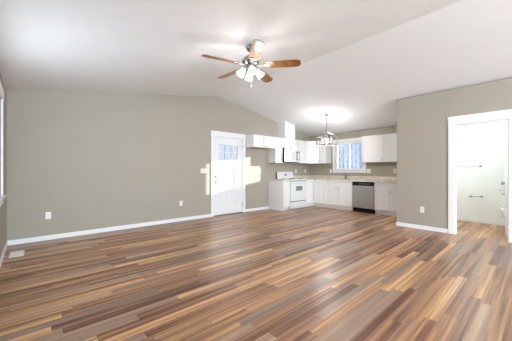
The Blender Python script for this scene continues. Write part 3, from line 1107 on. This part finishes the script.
# floor register
fr_ = thing('floor_register', 'cream metal floor register beside the baseboard in the room corner', 'vent', (-0.158, 4.915, 0))
obj('frame', MB().box(-0.235, -0.080, 4.760, 5.075, 0.0006, 0.006), M['register'], fr_, bevel=0.002)
mb = MB()
for k in range(18):
    y = 4.785 + k * 0.0155
    mb.box(-0.215, -0.100, y, y + 0.008, 0.0062, 0.0085)
obj('louvre_grille', mb, M['register'], fr_)

# ------------------------------------------------------------------ ceiling fan
FXc, FYc = 2.19, 2.575
fz = zc(FXc)
fan = thing('ceiling_fan', 'five-blade wooden ceiling fan with four lit glass shades', 'ceiling fan', (FXc, FYc, fz))
FC = (FXc, FYc, 0)
BZ_ = 2.585
slope = math.atan2(ZR - ZS, XR - XD)
mb = MB()
mb.T = Matrix.Translation((FXc, FYc, fz)) @ Matrix.Rotation(-slope, 4, 'Y')
mb.lathe([(0.0, -0.002), (0.068, -0.002), (0.070, -0.02), (0.058, -0.055), (0.030, -0.085), (0.0, -0.088)], 24)
obj('canopy', mb, M['chrome'], fan, smooth=True)
obj('downrod', MB().tube([(FXc, FYc, fz - 0.08), (FXc, FYc, 2.70)], 0.012, 12), M['chrome'], fan, smooth=True)
mb = MB()
mb.lathe([(0.0, 2.735), (0.03, 2.73), (0.05, 2.705), (0.095, 2.685), (0.112, 2.655), (0.112, 2.62), (0.10, 2.60), (0.07, 2.585), (0.0, 2.583)], 32, FC)
obj('motor_housing', mb, M['chrome'], fan, smooth=True)
mb = MB()
mb.lathe([(0.0, 2.582), (0.062, 2.582), (0.066, 2.56), (0.060, 2.525), (0.035, 2.51), (0.0, 2.508)], 28, FC)
lk = obj('light_kit', mb, M['nickel'], fan, smooth=True)


def fan_dir(a):
    """a: degrees from the view's right-hand direction"""
    yaw = R(41.61)
    rx, ry = math.cos(yaw), -math.sin(yaw)
    gx, gy = math.sin(yaw), math.cos(yaw)
    return math.atan2(rx * 0 + (ry * math.cos(R(a)) + gy * math.sin(R(a))), rx * math.cos(R(a)) + gx * math.sin(R(a)))


for k in range(5):
    t = fan_dir(-8 + 72 * k)
    base = Matrix.Translation((FXc, FYc, BZ_)) @ Matrix.Rotation(t, 4, 'Z')
    pitch = base @ Matrix.Rotation(R(-13), 4, 'X')
    mb = MB()
    mb.T = pitch
    out = [(0.19, -0.058), (0.30, -0.064), (0.45, -0.069), (0.58, -0.071), (0.635, -0.064), (0.658, -0.042), (0.664, 0.0),
           (0.658, 0.042), (0.635, 0.064), (0.58, 0.071), (0.45, 0.069), (0.30, 0.064), (0.19, 0.058), (0.175, 0.03), (0.175, -0.03)]
    mb.prism(out, 'z', -0.003, 0.004)
    bl = obj('blade', mb, M['blade'], fan)
    mb = MB()
    mb.T = pitch
    mb.prism([(0.10, -0.018), (0.17, -0.016), (0.20, -0.034), (0.245, -0.030), (0.255, 0.0), (0.245, 0.030), (0.20, 0.034), (0.17, 0.016), (0.10, 0.018)], 'z', -0.010, -0.0035)
    mb.T = base
    mb.tube([(0.07, 0, 0.02), (0.10, 0, 0.004), (0.125, 0, -0.006)], 0.012, 8)
    obj('blade_iron', mb, M['nickel'], bl)
for k in range(4):
    t = fan_dir(-80 + 90 * k)
    B = Matrix.Translation((FXc, FYc, 2.54)) @ Matrix.Rotation(t, 4, 'Z')
    mb = MB()
    mb.T = B
    mb.tube([(0.05, 0, 0.0), (0.075, 0, 0.002), (0.092, 0, -0.014)], 0.011, 8)
    ar = obj('lamp_arm', mb, M['nickel'], lk, smooth=True)
    mb = MB()
    mb.T = B @ Matrix.Translation((0.086, 0, -0.008)) @ Matrix.Rotation(R(-38), 4, 'Y')
    mb.lathe([(0.0, 0.0), (0.024, -0.002), (0.028, -0.018), (0.040, -0.045), (0.050, -0.072), (0.055, -0.100), (0.051, -0.103), (0.034, -0.088), (0.0, -0.08)], 20)
    obj('lamp_shade', mb, M['shade'], lk, smooth=True)
for dx, dy, zb in ((0.02, 0.01, 2.33), (-0.015, -0.02, 2.27)):
    mb = MB()
    mb.tube([(FXc + dx, FYc + dy, 2.51), (FXc + dx, FYc + dy, zb)], 0.0011, 6)
    mb.lathe([(0, 0), (0.004, -0.004), (0.004, -0.02), (0, -0.024)], 10, (FXc + dx, FYc + dy, zb))
    obj('pull_chain', mb, M['nickel'], fan)
for k in range(4):
    t = fan_dir(-80 + 90 * k)
    lamp('fan_bulb_light', 'POINT', (FXc + 0.24 * math.cos(t), FYc + 0.24 * math.sin(t), 2.40), 2.2, (1.0, 0.95, 0.90), radius=0.06)

# ------------------------------------------------------------------ chandelier
HX, HY = 6.00, 3.855
hz = zc(HX)
chd = thing('chandelier', 'square open-cage nickel chandelier with lit candle bulbs over the kitchen', 'chandelier', (HX, HY, hz))
mb = MB()
mb.T = Matrix.Translation((HX, HY, hz)) @ Matrix.Rotation(slope, 4, 'Y')
mb.lathe([(0, -0.002), (0.062, -0.002), (0.062, -0.018), (0.03, -0.03), (0, -0.032)], 20)
obj('canopy', mb, M['nickel'], chd, smooth=True)
CZ0, CZ1, HW = 1.875, 2.105, 0.195
obj('stem', MB().tube([(HX, HY, hz - 0.03), (HX, HY, 2.0)], 0.008, 10), M['nickel'], chd, smooth=True)
mb = MB()
t = 0.008
for z in (CZ0, CZ1):
    for s in (-1, 1):
        mb.box(HX - HW, HX + HW, HY + s * HW - t, HY + s * HW + t, z - t, z + t)
        mb.box(HX + s * HW - t, HX + s * HW + t, HY - HW + t, HY + HW - t, z - t, z + t)
for sx in (-1, 1):
    for sy in (-1, 1):
        mb.box(HX + sx * HW - t, HX + sx * HW + t, HY + sy * HW - t, HY + sy * HW + t, CZ0 + t, CZ1 - t)
obj('cage', mb, M['bronze'], chd)
for sx in (-1, 1):
    for sy in (-1, 1):
        mb = MB()
        mb.tube([(HX, HY, 2.24), (HX + sx * 0.07, HY + sy * 0.07, 2.19), (HX + sx * HW, HY + sy * HW, CZ1 + 0.006)], 0.006, 6)
        obj('hanger_arm', mb, M['nickel'], chd)
mb = MB()
mb.lathe([(0, 1.925), (0.02, 1.93), (0.03, 1.95), (0.02, 1.985), (0, 1.99)], 14, (HX, HY, 0))
hub = obj('hub', mb, M['nickel'], chd, smooth=True)
for k in range(4):
    t_ = k * PI / 2 + 0.3
    px, py = HX + 0.12 * math.cos(t_), HY + 0.12 * math.sin(t_)
    mb = MB()
    mb.tube([(HX, HY, 1.95), ((HX + px) / 2, (HY + py) / 2, 1.935), (px, py, 1.95)], 0.006, 8)
    mb.tube([(px, py, 1.945), (px, py, 1.99)], 0.013, 10)
    cd = obj('candle_arm', mb, M['nickel'], chd, smooth=True)
    obj('bulb', MB().lathe([(0, 1.99), (0.010, 1.995), (0.016, 2.015), (0.014, 2.035), (0.007, 2.06), (0, 2.07)], 14, (px, py, 0)), M['bulb'], cd, smooth=True)
lamp('chandelier_light', 'POINT', (HX, HY, 1.93), 31, (1.0, 0.98, 0.96), radius=0.09)

# ------------------------------------------------------------------ bathroom things
def towel_bar(label, y0, y1, z):
    root = thing('towel_bar', label, 'towel bar', (XB, (y0 + y1) / 2, z))
    obj('bar', MB().tube([(XB - 0.065, y0, z), (XB - 0.065, y1, z)], 0.008, 10), M['nickel'], root, smooth=True)
    for y in (y0 + 0.015, y1 - 0.015):
        mb = MB()
        mb.tube([(XB - 0.0008, y, z), (XB - 0.012, y, z), (XB - 0.02, y, z), (XB - 0.072, y, z)], [0.026, 0.024, 0.011, 0.013], 14)
        obj('post', mb, M['nickel'], root, smooth=True)


towel_bar('long brushed nickel towel bar at shoulder height on the bathroom wall', 0.88, 1.50, 1.285)
towel_bar('short brushed nickel bar low on the bathroom wall beneath the long towel bar', 0.86, 1.08, 0.595)
towel_bar('small brushed nickel holder on the bathroom wall above the toilet tank', 0.43, 0.555, 0.900)

tl = thing('toilet', 'white toilet against the bathroom wall, mostly hidden by the open door', 'toilet', (7.2, 0.36, 0))
TYc = 0.36


def oval(cx, cy, rx, ry, z, n=24):
    return [(cx + rx * math.cos(2 * PI * k / n), cy + ry * math.sin(2 * PI * k / n), z) for k in range(n)]


mb = MB()
mb.loft([oval(7.22, TYc, 0.27, 0.115, 0.0), oval(7.22, TYc, 0.25, 0.105, 0.06), oval(7.20, TYc, 0.24, 0.10, 0.16),
         oval(7.16, TYc, 0.26, 0.15, 0.28), oval(7.13, TYc, 0.275, 0.182, 0.37), oval(7.13, TYc, 0.275, 0.185, 0.395)])
obj('bowl', mb, M['porcelain'], tl, smooth=True)
obj('seat', MB().loft([oval(7.125, TYc, 0.275, 0.187, 0.396), oval(7.125, TYc, 0.280, 0.19, 0.405), oval(7.125, TYc, 0.272, 0.184, 0.412)]), M['porcelain'], tl, smooth=True)
obj('seat_lid', MB().loft([oval(7.125, TYc, 0.268, 0.182, 0.413), oval(7.125, TYc, 0.272, 0.186, 0.424), oval(7.125, TYc, 0.25, 0.17, 0.434)]), M['porcelain'], tl, smooth=True)
tk = obj('tank', MB().box(7.375, 7.555, TYc - 0.215, TYc + 0.215, 0.42, 0.745), M['porcelain'], tl, bevel=0.02, seg=3)
obj('tank_neck', MB().box(7.38, 7.50, TYc - 0.10, TYc + 0.10, 0.36, 0.4195), M['porcelain'], tl)
obj('tank_lid', MB().box(7.360, 7.560, TYc - 0.23, TYc + 0.23, 0.7455, 0.778), M['porcelain'], tk, bevel=0.008)
obj('flush_lever', MB().tube([(7.374, TYc + 0.17, 0.69), (7.355, TYc + 0.17, 0.69), (7.352, TYc + 0.10, 0.685)], 0.008, 8), M['chrome'], tk, smooth=True)
cl = thing('added_ceiling_light', 'round flush ceiling light added out of view to brighten the bathroom', 'ceiling light', (6.35, 1.15, 2.42))  # unseen lamp, added so the bathroom reads bright
obj('base', MB().lathe([(0, -0.001), (0.15, -0.001), (0.155, -0.02), (0.15, -0.028), (0, -0.028)], 28, (6.35, 1.15, 2.42)), M['nickel'], cl, smooth=True)
obj('diffuser', MB().lathe([(0.145, -0.0285), (0.14, -0.06), (0.10, -0.09), (0.04, -0.105), (0, -0.107)], 28, (6.35, 1.15, 2.42)), M['shade'], cl, smooth=True)
lamp('bathroom_fill_light', 'POINT', (6.35, 1.15, 2.18), 30, (0.90, 1.0, 1.0), radius=0.12)  # added fill for the bathroom

# ------------------------------------------------------------------ outdoors
g = MB()
g.box(-30, 60, -30, 60, -0.75, -0.70)
struct('ground', g, M['snow'], 'snow covered ground outside the kitchen window', 'snow ground')
random.seed(7)


def bare_tree(x, y, h, r):
    root = thing('bare_tree', 'bare frosted tree standing outside the kitchen window', 'tree', (x, y, -0.70), 'trees outside the kitchen window')
    lean = random.uniform(-0.06, 0.06)
    pts = [(x + lean * k * h / 6 + random.uniform(-.03, .03), y + lean * k * h / 8 + random.uniform(-.05, .05), -0.72 + h * k / 6) for k in range(7)]
    obj('trunk', MB().tube(pts, [r * (1 - 0.13 * k) for k in range(7)], 8), M['bark'], root, smooth=True)
    mb = MB()
    for k in range(34):
        f = random.uniform(0.22, 0.97)
        i = min(5, int(f * 6))
        q = Vector(pts[i]).lerp(Vector(pts[i + 1]), f * 6 - i)
        a = random.uniform(0, 2 * PI)
        ln = random.uniform(0.5, 1.7) * (1.1 - 0.6 * f)
        p1 = q + Vector((math.cos(a) * ln * .5, math.sin(a) * ln * .5, ln * random.uniform(.25, .5)))
        p2 = p1 + Vector((math.cos(a + .4) * ln * .4, math.sin(a + .4) * ln * .4, ln * random.uniform(.1, .6)))
        mb.tube([q, p1, p2], [r * .28, r * .17, r * .05], 5)
        p3 = p1 + Vector((math.cos(a - .8) * ln * .35, math.sin(a - .8) * ln * .35, ln * random.uniform(.1, .5)))
        mb.tube([p1, p3], [r * .14, r * .04], 4)
    obj('branches', mb, M['twig'], root)


for k in range(9):
    X = 13.0 + 2.6 * (k * 4 % 9)
    t = (k + 0.5) / 9
    bare_tree(X, X * (0.455 + 0.17 * t), random.uniform(7, 10), random.uniform(0.08, 0.13) * X / 16)

S.cycles.max_bounces = 10
S.cycles.diffuse_bounces = 6
S.cycles.glossy_bounces = 4
S.cycles.transparent_max_bounces = 12
S.cycles.sample_clamp_indirect = 6.0
S.cycles.use_denoising = True
S.cycles.caustics_reflective = False
S.cycles.caustics_refractive = False
